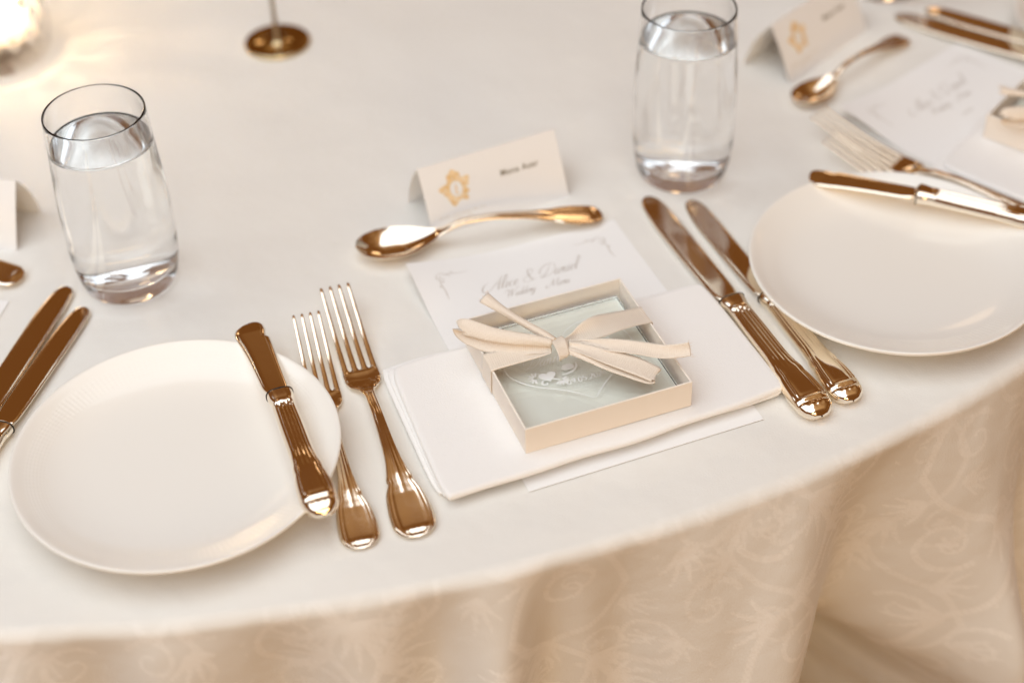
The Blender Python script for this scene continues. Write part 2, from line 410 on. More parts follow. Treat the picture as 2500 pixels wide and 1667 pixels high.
def build_fork(name, label, group):
    root = thing(name, label, 'fork', group=group)
    zf = smooth_interp([0, 20, 45, 62, 70, 78, 86, 96, 115, 140, 170, 192, 205], [16.5, 11.0, 4.9, 2.5, 2.0, 2.6, 4.6, 7.0, 9.0, 8.4, 5.6, 3.4, 2.6])
    # --- handle
    wf0 = smooth_interp([84, 87, 91, 95, 118, 140, 150, 160, 164, 166.5, 169, 174, 180, 190, 196, 200, 203, 204.5, 205.2], [5.4, 4.3, 3.55, 3.1, 3.3, 4.1, 4.9, 6.7, 7.7, 7.5, 8.5, 10.2, 11.2, 12.0, 11.8, 10.2, 7.4, 4.6, .3])
    tf0 = smooth_interp([84, 95, 120, 165, 200, 204, 205.2], [.9, 1.6, 1.5, 1.2, 1.2, .9, .15])
    def hf(s, u):
        a = abs(u); bl = min(1, max(0, (s-140)/28)); e0 = min(1, max(0, (s-88)/6)); e1 = min(1, max(0, (205.2-s)/3))
        stem = .42*(gauss(a, .86, .12)+gauss(u, 0, .20)*.9+gauss(a, .44, .10)*.8)-.25
        spat = .95*gauss(a, .88, .075)+.50*gauss(a, .68, .05)-.80*(1-a*a)*min(1, max(0, (s-160)/14))+.55*gauss(u, 0, .12)*max(0, 1-max(0, s-150)/34)
        if s > 192: spat += .55*gauss(s, 199.5, 1.6)*gauss(a, 0, .6)+.16*math.sin(u*22)*gauss(s, 201, 2.2)
        if s < 97: stem += .45*gauss(s, 92, 1.6)*(.6+.4*math.sin(u*9))
        return (stem*(1-bl)+spat*bl)*e0*e1
    loft_handle('handle', 84, 205.2, wf0, tf0, zf, hf, root, ns=130, nu=37)
    # --- head and tines: one outline, filled, cut into stations, curved, then parted into head and four tines
    cent = [-8.5, -2.83, 2.83, 8.5]; rootS = 66.0
    def tine_edge(c, side, s):   # offset at distance s from the tips
        t = min(1, s/rootS); w = 1.0+.72*t**.9
        return c*(.99+.03*t)+side*w
    out = []
    left = [(91, -3.3), (88, -3.9), (86, -4.6), (84, -5.9), (82, -7.6), (80, -9.1), (77, -10.2), (73, -10.75), (69, -10.75), (66, -10.6)]
    out += left
    for k, c in enumerate(cent):
        out += [(63, tine_edge(c, -1, 63)), (63, tine_edge(c, 1, 63))]
        if k < 3:
            a = tine_edge(c, 1, 63); b = tine_edge(cent[k+1], -1, 63); r = (b-a)/2; mm = (a+b)/2
            for q in range(1, 7):
                an = math.pi*q/7; out.append((63+1.9*r*math.sin(an), mm-r*math.cos(an)))
        # the tine itself: tapered bar with softened edges
        vs = []; sec = [(-1, -.45), (-1, .30), (-.78, .5), (-.3, .54), (.3, .54), (.78, .5), (1, .30), (1, -.45), (.7, -.5), (-.7, -.5)]
        ss = [.2, .5, 1.0, 2.0, 4.0]+list(np.linspace(7, 66, 22))
        for s in ss:
            t = min(1, s/rootS); w = (1.0+.72*t**.9)*min(1, (s/1.6)**.5); th = (1.15+.75*t)*min(1, .45+s/3)
            yc = c*(.99+.03*t)
            for u, v in sec: vs.append((s*MMS, (yc+u*w)*MMS, (zf(s)+v*th-(.0 if s < 58 else .06*(s-58)))*MMS))
        n_ = len(sec)
        o = mesh_obj('tine', vs, grid_faces(len(ss), n_, 0, True)+[tuple(range(n_))], 'silver', root); fix_normals(o); sharp(o, 50)
    out += [(s, -y) for s, y in reversed(left)]
    bm = bmesh.new()
    vv = [bm.verts.new((s, y, 0)) for s, y in out]
    f = bm.faces.new(vv)
    bmesh.ops.triangulate(bm, faces=[f])
    for s in list(np.arange(64, 90, 2.0)):
        bmesh.ops.bisect_plane(bm, geom=bm.verts[:]+bm.edges[:]+bm.faces[:], plane_co=(s, 0, 0), plane_no=(1, 0, 0), dist=1e-5)
    for y in (-7, -3.5, 0, 3.5, 7):
        fa = [f for f in bm.faces if f.calc_center_median().x > 66]
        ge = list({v for f in fa for v in f.verts})+list({e for f in fa for e in f.edges})+fa
        bmesh.ops.bisect_plane(bm, geom=ge, plane_co=(0, y, 0), plane_no=(0, 1, 0), dist=1e-5)
    bmesh.ops.remove_doubles(bm, verts=bm.verts, dist=1e-4)
    bmesh.ops.recalc_face_normals(bm, faces=bm.faces)
    if sum(f.normal.z for f in bm.faces) < 0: bmesh.ops.reverse_faces(bm, faces=bm.faces)
    bound = [e for e in bm.edges if e.is_boundary]
    bv = {v for e in bound for v in e.verts}
    TH = 1.7
    # top sheet copies with an inset-like shoulder: lower boundary vertices a little
    top = {v: v.co.copy() for v in bm.verts}
    vid = {v: i for i, v in enumerate(bm.verts)}
    nV = len(vid)
    def zc(x, y):
        cup = .0
        if x > 60: cup = -1.0*gauss(x, 74, 7)*(1-(y/11)**2)
        return zf(x)+cup
    vt = [None]*nV; vb = [None]*nV
    for v, i in vid.items():
        x, y = v.co.x, v.co.y; z = zc(x, y)
        th = TH*(.55+.45*min(1, x/40))
        vt[i] = (x*MMS, y*MMS, (z+(th*.5 if v not in bv else th*.28))*MMS)
        vb[i] = (x*MMS, y*MMS, (z-(th*.5 if v not in bv else th*.28))*MMS)
    groups = {}
    for f in bm.faces:
        c = f.calc_center_median(); g = 'head'
        groups.setdefault(g, []).append([vid[v] for v in f.verts])
    bedges = {}
    for e in bound:
        f = e.link_faces[0]; c = f.calc_center_median(); g = 'head'
        lp = [l for l in f.loops if l.edge == e][0]
        bedges.setdefault(g, []).append((vid[lp.vert], vid[lp.link_loop_next.vert]))
    bm.free()
    for g in sorted(groups):
        used = sorted({i for f in groups[g] for i in f}); mp = {i: k for k, i in enumerate(used)}; n = len(used)
        vs = [vt[i] for i in used]+[vb[i] for i in used]
        fs = [[mp[i] for i in f] for f in groups[g]]+[[mp[i]+n for i in reversed(f)] for f in groups[g]]
        fs += [(mp[b], mp[a], mp[a]+n, mp[b]+n) for a, b in bedges[g]]
        mesh_obj('head' if g == 'head' else 'tine', vs, fs, 'silver', root)
    return root

def knife_handle(root, s0, L, wmax, parts=True):
    """hollow handle from the collar at s0 with total end at s0+L"""
    f = L/104.0
    wf = smooth_interp([s0+q*f for q in (0, 4, 8, 12, 30, 52, 62, 68, 71, 74, 80, 88, 95, 99, 102, 103.5, 104)], [q*wmax/8.6 for q in (6.4, 6.2, 5.5, 5.5, 5.8, 5.9, 6.4, 7.2, 7.2, 7.7, 8.3, 8.6, 8.3, 7.3, 5.2, 3.2, .4)])
    tf = smooth_interp([s0+q*f for q in (0, 5, 12, 50, 80, 98, 102, 104)], [4.9, 4.7, 4.2, 4.0, 4.6, 4.6, 3.6, .5])
    zf = lambda s: 5.2
    def hf(s, u):
        q = (s-s0)/f; a = abs(u)
        bl = min(1, max(0, (q-52)/16)); e0 = min(1, max(0, (q-11)/3)); e1 = min(1, max(0, (103-q)/5))
        stem = .85*(gauss(a, .80, .07)+gauss(a, .56, .07)+.9*gauss(u, .0, .13)+.9*gauss(a, .30, .07))-.60
        span = .85*gauss(a, .86, .06)+.85*gauss(a, .66, .055)-.65*gauss(a, .76, .06)+(.28 if a < .54 else 0)*min(1, (.54-a)/.1 if a < .54 else 0)
        h = (stem*(1-bl)+span*bl)*e0
        if q > 88:
            k = min(1, (q-88)/4); h = h*(1-k)+k*(.75*gauss(q, 92.5, 1.3)*(1 if a < .6 else .4)+.40*gauss(q, 97, 2.4)*(.75+.25*math.sin(u*17))-.45*gauss(q, 94.8, .9))
        if q < 16: h += .5*gauss(q, 10.2, 1.0)+.35*gauss(q, 13, 1.8)*math.sin(u*10)*math.cos(q*1.6)
        return h*e1
    h = loft_handle('handle', s0, s0+L, wf, tf, zf, hf, root, ns=150, nu=49, bottom=.95)
    # collar bulge and its dark joint line
    vs = []; n = 40; prof = [(-2.2, .72), (-1.6, .86), (-.9, .95), (-.2, 1.0)]
    for ds, k in prof:
        for j in range(n):
            a = 2*math.pi*j/n; ca, sa = math.cos(a), math.sin(a)
            vs.append(((s0+ds*f)*MMS, wf(s0)*k*np.sign(ca)*abs(ca)**.75*MMS, (5.2+4.9*k*np.sign(sa)*abs(sa)**.75)*MMS))
    o = mesh_obj('collar', vs, grid_faces(len(prof), n, 0, True)+[tuple(range(n))], 'silver', root); fix_normals(o)
    vs = []
    for ds, k in ((-.32, 1.0), (-.2, 1.05), (.1, 1.05), (.22, 1.0)):
        for j in range(n):
            a = 2*math.pi*j/n; ca, sa = math.cos(a), math.sin(a)
            vs.append(((s0+ds)*MMS, wf(s0)*k*np.sign(ca)*abs(ca)**.75*MMS, (5.2+4.9*k*np.sign(sa)*abs(sa)**.75)*MMS))
    j_ = mesh_obj('joint_ring', vs, grid_faces(4, n, 0, True), 'joint', h); fix_normals(j_)
    return h

def blade(root, left, right, L, thick=1.15, zc=5.0, twist=0.0):
    """left/right: (s, n) outlines in mm from the tip; lens-shaped section"""
    lf = smooth_interp(*zip(*left)); rf = smooth_interp(*zip(*right))
    ns, nu = 70, 21; vs = []
    ss = [L*(k/(ns-1))**1.8 for k in range(ns)]
    for s in ss:
        a, b = lf(s), rf(s)
        for k in range(nu):
            u = 2*k/(nu-1)-1; y = (a+b)/2+(b-a)/2*u
            vs.append((s*MMS, y*MMS, (zc-3.0*(1-s/L)+thick*(1-abs(u)**9)*min(1, .35+s/14)+twist*u)*MMS))
        for k in range(nu-2, 0, -1):
            u = 2*k/(nu-1)-1; y = (a+b)/2+(b-a)/2*u
            vs.append((s*MMS, y*MMS, (zc-3.0*(1-s/L)-thick*(1-abs(u)**9)*min(1, .35+s/14)+twist*u)*MMS))
    nc = 2*nu-2
    o = mesh_obj('blade', vs, grid_faces(ns, nc, 0, True)+[tuple(range(nc*(ns-1), nc*ns))], 'blade', root)
    return weld(o, 1e-7)

def build_dinner_knife(name, label, group):
    root = thing(name, label, 'knife', group=group)
    left = [(0, -.2), (.6, -2.2), (2.5, -4.2), (6, -5.9), (12, -7.2), (22, -8.3), (34, -8.9), (60, -8.8), (90, -8.2), (107, -7.6), (111, -6.4), (113.5, -5.6)]
    right = [(0, .2), (.6, 2.6), (2.5, 4.8), (6, 6.5), (12, 7.4), (22, 7.8), (34, 7.9), (60, 7.7), (90, 7.5), (107, 7.2), (111, 6.2), (113.5, 5.6)]
    blade(root, left, right, 113.5)
    knife_handle(root, 115, 104, 10.6)
    return root
def build_butter_knife(name, label, group):
    root = thing(name, label, 'knife', group=group)
    left = [(0, -1), (.5, -4.2), (1.6, -7.0), (4, -9.8), (8, -11.3), (13, -11.2), (20, -10.2), (34, -8.8), (50, -7.9), (58, -7.5), (62, -6.3), (64.5, -5.5)]
    right = [(0, 1), (.4, 2.6), (1.4, 4.2), (4, 5.4), (8, 5.7), (12.5, 5.0), (14.5, 5.0), (15.6, 6.5), (20, 6.5), (34, 6.2), (50, 6.0), (58, 6.0), (62, 5.7), (64.5, 5.3)]
    blade(root, left, right, 64.5, 1.2)
    knife_handle(root, 66, 91.5, 9.4)
    return root
def build_spoon(name, label, group):
    root = thing(name, label, 'spoon', group=group)
    bl = 52.0; ns, nu = 44, 33; vs = []
    wf = smooth_interp([0, .8, 3, 8, 16, 24, 32, 40, 46, 50, 52], [.3, 4.2, 8.2, 12.2, 15.0, 15.4, 13.8, 10.2, 6.6, 4.4, 3.6])
    rim = smooth_interp([0, 10, 26, 42, 52], [9.6, 8.7, 8.4, 9.0, 10.6])
    dep = smooth_interp([0, 3, 9, 18, 27, 36, 44, 50, 52], [0, 2.2, 5.2, 7.2, 7.2, 5.6, 3.0, .8, .1])
    for side in (1, -1):
        for i in range(ns):
            s = bl*(i/(ns-1))**1.25
            for k in range(nu):
                u = math.sin(math.pi/2*(2*k/(nu-1)-1)); d = dep(s)*(1-abs(u)**2.3)
                z = rim(s)-d-(0 if side == 1 else 1.15*(1-.85*abs(u)**8))
                vs.append((s*MMS, wf(s)*u*MMS, z*MMS))
    off = ns*nu
    fs = grid_faces(ns, nu)+grid_faces(ns, nu, off, False, True)
    for i in range(ns-1):
        a = i*nu; fs.append((a, a+nu, a+nu+off, a+off)); a = i*nu+nu-1; fs.append((a+nu, a, a+off, a+nu+off))
    for k in range(nu-1): fs.append((k+1, k, k+off, k+1+off))
    o = mesh_obj('bowl', vs, fs, 'silver', root); weld(o, 1e-7)
    zf = smooth_interp([49, 54, 60, 68, 80, 100, 125, 142, 153], [9.4, 10.6, 12.8, 14.6, 15.0, 12.9, 8.0, 4.8, 3.4])
    w2 = smooth_interp([49, 52, 55, 60, 75, 95, 108, 115, 118, 121, 128, 138, 146, 150, 152.3, 153.2], [4.6, 3.7, 3.0, 2.6, 2.7, 3.3, 4.4, 5.8, 6.0, 6.6, 8.6, 10.0, 9.6, 7.6, 4.8, .3])
    t2 = smooth_interp([49, 54, 60, 90, 120, 150, 153.2], [.7, 1.3, 1.7, 1.5, 1.1, 1.0, .15])
    def hf(s, u):
        a = abs(u); b = min(1, max(0, (s-108)/16)); e1 = min(1, max(0, (153-s)/3)); e0 = min(1, max(0, (s-52)/6))
        st = .35*gauss(a, .8, .13)+.3*gauss(u, 0, .2)-.15
        sp = .5*gauss(a, .90, .09)-.35*(1-a*a)
        if s > 142: sp += .5*gauss(s, 148, 1.6)*gauss(a, 0, .5)
        return (st*(1-b)+sp*b)*e0*e1
    loft_handle('handle', 49, 153.2, w2, t2, zf, hf, root, ns=100, nu=31)
    return root

G_F, G_SF, G_K, G_DK, G_BK, G_SP = 'dinner forks', 'small forks', 'dinner knives', 'small knives', 'butter knives', 'dessert spoons'
def dirz(a): return R_(a)
fork = build_fork('dinner_fork', '', G_F)
place(fork, (-.1013, .7415, 0), dirz(-74.4), 'larger gold-toned fork lying nearest the folded napkin and ribboned box', .935)
sf = copy_tree(fork); sf.name = 'salad_fork'; sf['group'] = G_SF
place(sf, (-.1163, .7195, 0), dirz(-77.0), 'smaller gold-toned fork half tucked under the near left plate', .845)
f2 = copy_tree(fork); place(f2, (.2035, .9035, 0), dirz(-43), 'blurred larger fork at right beside the far folded napkin', .935)
f3 = copy_tree(sf); f3.name = 'salad_fork'; place(f3, (.2065, .8765, 0), dirz(-43), 'blurred smaller fork at right half hidden behind the right plate', .845)

kn = build_dinner_knife('dinner_knife', '', G_K)
place(kn, (.0869, .8350, 0), dirz(-69.8), 'larger gold-toned knife resting against the near folded napkin')
k2 = copy_tree(kn); k2.name = 'small_knife'; k2['group'] = G_DK
place(k2, (.1132, .8300, 0), dirz(-70.2), 'smaller gold-toned knife tucked under the right plate beside a larger knife', .918)
k3 = copy_tree(kn); place(k3, (-.2625, .7660, 0), dirz(-102.5), 'larger gold-toned knife at the left edge of the picture')
k4 = copy_tree(k2); k4.name = 'small_knife'; place(k4, (-.2487, .7465, 0), dirz(-104.5), 'smaller gold-toned knife half hidden behind the near left plate', .918)
k5 = copy_tree(kn); place(k5, (.2840, 1.0440, 0), dirz(-38), 'blurred larger knife in the far right corner beside the far menu', 1.14)
k6 = copy_tree(k2); k6.name = 'small_knife'; place(k6, (.3075, 1.0510, 0), dirz(-38), 'blurred smaller knife in the far right corner, behind the larger one', 1.05)

bk = build_butter_knife('butter_knife', '', G_BK)
place(bk, (-.1452, .7075, .0160), (R_(0), R_(0.0), dirz(-71.5)), 'broad butter knife laid across the near left plate', 1.015)
b2 = copy_tree(bk); place(b2, (.1872, .8312, .0160), (0, 0, dirz(-26.0)), 'butter knife laid across the far side of the right plate', 1.015)

spn = build_spoon('dessert_spoon', '', G_SP)
place(spn, (-.0915, .7850, 0), dirz(12.0), 'gold-toned spoon between the near name card and the near menu')
s2 = copy_tree(spn); place(s2, (.1950, .9290, 0), dirz(43), 'blurred spoon at right between the far name card and far menu', .80)
s3 = copy_tree(spn); place(s3, (-.4355, .8220, 0), dirz(-18.5), 'spoon cut off by the left edge, only its handle end showing')

# ------------------------------------------------------------------ plates
def build_plate():
    root = thing('bread_plate', '', 'plate', group='ivory side plates')
    prof = [(0, .0070), (.02, .0071), (.036, .0075), (.048, .0082), (.058, .0095), (.066, .0115), (.072, .0138), (.0775, .0160), (.0810, .0177), (.0832, .0187), (.0845, .0188), (.0850, .0182), (.0849, .0172), (.0838, .0162), (.080, .0142), (.074, .0112), (.068, .0084), (.060, .0056), (.054, .0036), (.0515, .0022), (.0505, .0002), (.0490, .0002), (.0482, .0018), (.046, .0030), (.03, .0034), (0, .0034)]
    pp = spline(prof, 3); pp[:, 0] = np.clip(pp[:, 0], 0, .085)
    o = revolve('dish', [tuple(p) for p in pp], 160, 'china', root); return root
pl = build_plate(); place(pl, (-.1748, .6099, 0), 0, 'near left ivory plate with a broad butter knife on it')
p2 = copy_tree(pl); place(p2, (.2237, .7456, 0), 1.1, 'right ivory plate in front of the blurred forks')
p3 = copy_tree(pl); place(p3, (.4450, 1.0050, 0), 2.0, 'ivory plate at the far right corner, only its edge in view')

# ------------------------------------------------------------------ water tumblers
def build_tumbler():
    root = thing('water_glass', '', 'glass', group='water tumblers')
    H = .1176
    out = smooth_interp([0, .0012, .004, .009, .018, .032, .052, .075, .098, H], [.0240, .0260, .0277, .0292, .0307, .0316, .0316, .0308, .0294, .0284])
    inn = lambda z: out(z)-.0011-.0005*max(0, 1-z/.10)-.0012*max(0, 1-(z-.012)/.03)
    op = [(out(z), z) for z in np.concatenate([[0, .0004, .0012, .0025], np.linspace(.004, H-.0006, 40)])]
    rim = [(out(H)-.00005, H), (out(H)-.0003, H+.0004), (out(H)-.00055, H+.00055), (out(H)-.0008, H+.0004), (out(H)-.00105, H)]
    zb = .0105
    inner = [(inn(z), z) for z in np.linspace(H-.0006, zb+.004, 40)]
    rb = inn(zb+.004)
    bot = [(rb*math.cos(a)**.55 if a < 1.5 else 0.0, zb+.004-.004*math.sin(a)) for a in np.linspace(.15, math.pi/2, 8)]
    bot[-1] = (0, zb)
    prof = [(0, .0008), (.016, .0008), (.021, .0004), (.0232, 0)]+op[1:]+rim+inner+bot
    revolve('tumbler', prof, 96, 'glass', root)
    # water: sits 0.08 mm into the glass, with a small meniscus
    zw = .0985; e = .00008
    wi = [(inn(z)+e, z) for z in np.linspace(zw+.0007, zb+.004, 34)]
    wb = [(r+e if r > 0 else 0, z-e) for r, z in bot]
    wt = [(0, zw), (.018, zw), (inn(zw)-.0022, zw+.00005), (inn(zw)-.0010, zw+.0002), (inn(zw)-.0003, zw+.0005)]
    revolve('water', wt+wi+wb, 96, 'water', root)
    return root
g1 = build_tumbler(); place(g1, (-.2258, .7740, 0), 0, 'tumbler of water at left, behind the near left plate')
g2 = copy_tree(g1); place(g2, (.1119, .8638, 0), .7, 'tumbler of water standing beyond the tips of the middle knives')
g3 = copy_tree(g1); place(g3, (.2860, 1.0900, 0), .4, 'tumbler at the top edge, only its foot in view')
for g in (g1, g2, g3):
    for c in g.children: c.data.polygons.foreach_set('use_smooth', [True]*len(c.data.polygons))

# ------------------------------------------------------------------ lettering (pen strokes)
GL = {
 'l': ([[(0, .05), (.12, .2), (.28, .75), (.27, .95), (.2, .98), (.12, .7), (.06, .15), (.12, 0), (.25, .1)]], .21),
 'i': ([[(0, .05), (.1, .2), (.16, .4), (.07, .08), (.13, 0), (.25, .12)], [(.21, .56), (.23, .60)]], .23),
 'c': ([[(.26, .33), (.2, .4), (.1, .33), (.04, .15), (.1, .01), (.2, .02), (.32, .14)]], .28),
 'e': ([[(0, .08), (.15, .2), (.24, .32), (.2, .4), (.1, .34), (.05, .14), (.1, .01), (.2, .02), (.33, .14)]], .28),
 'a': ([[(.3, .33), (.2, .4), (.08, .3), (.03, .12), (.08, .01), (.18, .08), (.3, .38)], [(.31, .4), (.23, .08), (.28, 0), (.4, .12)]], .36),
 'n': ([[(0, .25), (.08, .39), (.1, .36), (.02, 0)], [(.02, 0), (.12, .28), (.22, .4), (.26, .36), (.2, .08), (.25, 0), (.36, .12)]], .33),
 'd': ([[(.3, .33), (.2, .4), (.08, .3), (.03, .12), (.08, .01), (.18, .08), (.3, .38)], [(.42, .95), (.31, .4), (.23, .08), (.28, 0), (.4, .12)]], .36),
 'g': ([[(.3, .33), (.2, .4), (.08, .3), (.03, .12), (.08, .01), (.18, .08), (.3, .38)], [(.31, .4), (.22, 0), (.13, -.3), (.02, -.42), (-.02, -.3), (.15, -.08), (.38, .12)]], .36),
 'u': ([[(0, .2), (.1, .4), (.04, .1), (.09, 0), (.2, .1), (.31, .4)], [(.31, .4), (.24, .08), (.29, 0), (.4, .12)]], .37),
 'A': ([[(-.22, .62), (-.42, .50), (-.50, .20), (-.34, -.06), (-.04, .02), (.26, .48), (.55, 1.0)], [(.55, 1.0), (.47, .45), (.43, .06), (.5, 0), (.6, .1)], [(.12, .36), (.34, .43), (.6, .38)]], .60),
 'D': ([[(.36, .95), (.27, .5), (.12, .12), (-.04, 0), (-.12, .08), (0, .13), (.2, .02), (.45, .1), (.68, .45), (.62, .85), (.35, 1.0), (0, .9), (-.22, .6), (-.18, .35), (-.02, .42)]], .70),
 'W': ([[(-.34, .55), (-.26, .85), (-.02, .95), (.05, .7), (.03, .05)], [(.03, .05), (.2, .5), (.36, .95)], [(.36, .95), (.34, .5), (.34, .05)], [(.34, .05), (.55, .6), (.8, 1.0), (.95, .9)]], .74),
 'M': ([[(-.26, .42), (-.42, .25), (-.35, 0), (-.15, .05), (.1, .6), (.22, .95)], [(.22, .95), (.2, .4), (.25, .05)], [(.25, .05), (.5, .65), (.68, .95)], [(.68, .95), (.62, .3), (.65, .02), (.75, 0), (.85, .12)]], .86),
 '&': ([[(.60, .2), (.45, .02), (.1, .0), (-.02, .2), (.12, .42), (.40, .62), (.44, .88), (.28, .98), (.15, .85), (.25, .52), (.5, .1), (.66, 0), (.78, .12)]], .80),
 '0': ([[(.2, .6), (.06, .45), (.06, .15), (.2, 0), (.34, .15), (.34, .45), (.2, .6)]], .42),
 '9': ([[(.34, .45), (.2, .3), (.07, .42), (.2, .6), (.34, .45), (.3, .15), (.14, 0)]], .42),
 '5': ([[(.34, .6), (.12, .6), (.09, .36), (.25, .38), (.34, .2), (.22, .02), (.06, .06)]], .42),
 '2': ([[(.08, .46), (.2, .6), (.33, .46), (.2, .2), (.05, 0), (.36, 0)]], .42),
 '4': ([[(.28, 0), (.28, .6), (.04, .18), (.38, .18)]], .42),
 '.': ([[(.06, .0), (.1, .03)]], .2), ' ': ([], .32)}
def strokes_mesh(name, strokes, material, parent, thin, thick, zf, lift=.00006):
    """strokes: lists of (x,y) in metres on the sheet; zf(x,y) gives the 3-D point of the sheet; pen pressure on the downstrokes"""
    vs, fs = [], []; lay = 0
    for st in strokes:
        P = spline(st, 6) if len(st) > 2 else np.array(st, float)
        T = np.gradient(P, axis=0); T /= (np.linalg.norm(T, axis=1)[:, None]+1e-12)
        lay += 1; base = len(vs); n = len(P)
        for i in range(n):
            dn = abs(T[i, 1]) if T[i, 1] < 0 else .12*abs(T[i, 1])
            w = thin+(thick-thin)*dn; w *= min(1, .35+3.0*min(i, n-1-i)/n) if n > 4 else 1
            q = np.array((-T[i, 1], T[i, 0]))*w/2
            for sg in (1, -1):
                x, y = P[i]+sg*q; vs.append(zf(x, y, lift+(lay % 7)*.000006))
        for i in range(n-1): a = base+2*i; fs.append((a, a+1, a+3, a+2))
    o = mesh_obj(name, vs, fs, material, parent, smooth=False); return o
def script_strokes(text, x0, y0, size, slant=.42, center=False, sp=1.0):
    out = []; x = 0
    for ch in text:
        g, adv = GL[ch]
        for s in g: out.append([((x+px+py*slant)*size, py*size) for px, py in s])
        x += adv*sp
    sh = -x*size/2 if center else 0
    return [[(a+x0+sh, b+y0) for a, b in s] for s in out]
def font_mesh(name, text, size, material, parent, bold=0, space=1.0):
    cu = bpy.data.curves.new('t', 'FONT'); cu.body = text; cu.size = size; cu.align_x = 'CENTER'; cu.align_y = 'CENTER'; cu.offset = bold; cu.space_character = space
    cu.resolution_u = 3
    to = bpy.data.objects.new('t', cu); COL.objects.link(to)
    dg = bpy.context.evaluated_depsgraph_get(); me = bpy.data.meshes.new_from_object(to.evaluated_get(dg))
    bpy.data.objects.remove(to); bpy.data.curves.remove(cu)
    me.name = name; me.materials.clear(); me.materials.append(M[material])
    o = bpy.data.objects.new(name, me); COL.objects.link(o); o.parent = parent
    return o

# ------------------------------------------------------------------ menus
def corner_flourish(cx, cy, sx, sy, s=1.0):
    """scrolled corner: two tapering lines and little spirals; sx, sy point towards the sheet's middle"""
    st = []
    T = lambda pts: [(cx+sx*x*s, cy+sy*y*s) for x, y in pts]
    st.append(T([(.0035, .0005), (.008, 0), (.013, .0006), (.019, .0002)])); st.append(T([(.0005, .0035), (0, .008), (.0006, .014), (.0002, .021)]))
    def spir(x, y, r, a0, sg):
        return T([(x+r*(1-.13*k)*math.cos(a0+sg*k*.75), y+r*(1-.13*k)*math.sin(a0+sg*k*.75)) for k in range(8)])
    st.append(spir(.0020, .0022, .0022, .4, 1)); st.append(spir(.0062, .0012, .0014, 1.2, -1)); st.append(spir(.0014, .0064, .0014, 3.6, 1))
    st.append(spir(.0095, -.0008, .0010, 2.2, 1)); st.append(spir(-.0006, .0100, .0010, 5.2, -1))
    st.append(T([(.0, .0), (.0018, -.0010), (.0038, -.0008), (.0052, .0008)])); st.append(T([(0, 0), (-.0010, .0018), (-.0006, .0040), (.0008, .0052)]))
    return st
def build_menu(lift):
    root = thing('menu_card', '', 'menu', group='wedding menu cards')
    Wd, Hd = .135, .193
    def zf(x, y, dz=0):
        v = y/Hd; u = x/Wd
        a = max(0, (v-.70)/.30); b = max(0, 1-u/.55)
        z = .0007+lift*(a*a*(3-2*a))*b*b
        return (x, y, z+dz)
    nx, ny = 28, 40; vs = []
    for k in (0, 1):
        for j in range(ny+1):
            for i in range(nx+1):
                p = zf(Wd*i/nx, Hd*j/ny); vs.append((p[0], p[1], p[2]-(.0003 if k else 0)))
    off = (nx+1)*(ny+1); fs = grid_faces(ny+1, nx+1)+grid_faces(ny+1, nx+1, off, False, True)
    for i in range(nx):
        fs.append((i+1, i, i+off, i+1+off)); a = ny*(nx+1)+i; fs.append((a, a+1, a+1+off, a+off))
    for j in range(ny):
        a = j*(nx+1); fs.append((a, a+nx+1, a+nx+1+off, a+off)); a += nx; fs.append((a+nx+1, a, a+off, a+nx+1+off))
    sharp(fix_normals(mesh_obj('sheet', vs, fs, 'card', root)), 40)
    strokes_mesh('lettering', script_strokes('Alice & Daniel', .0680, .1580, .0108, .50, True, 1.0), 'ink', root, .00022, .00062, zf)
    strokes_mesh('lettering', script_strokes('Wedding', 0.0560, .1486, .0070, .50, True, .95)+script_strokes('Menu', .0800, .1478, .0070, .50, True, .95), 'ink', root, .00018, .00046, zf)
    o = font_mesh('lettering', 'STARTER', .0024, 'ink', root, .00004, 1.15); o.location = (.066, .1362, zf(.066, .1362)[2]+.00008)
    for cxo, sg in ((.0145, 1), (Wd-.0145, -1)):
        strokes_mesh('corner_ornament', corner_flourish(cxo, .1795, sg, -1), 'inkfine', root, .00030, .00050, zf)
    return root
mn = build_menu(.0085); place(mn, (.0060, .5865, 0), R_(20.4), 'menu card under the near napkin and box, its script heading showing')
m2 = copy_tree(mn); a = 41.3
place(m2, (.2205+.193*math.sin(R_(a)), .9180-.193*math.cos(R_(a)), 0), R_(a), 'blurred menu card at right beside the far spoon')
m3 = copy_tree(mn); a = -10.2
place(m3, (-.2950-.135*math.cos(R_(a))+.193*math.sin(R_(a)), .7560-.135*math.sin(R_(a))-.193*math.cos(R_(a)), 0), R_(a), 'menu card cut off by the left edge, only a corner showing')

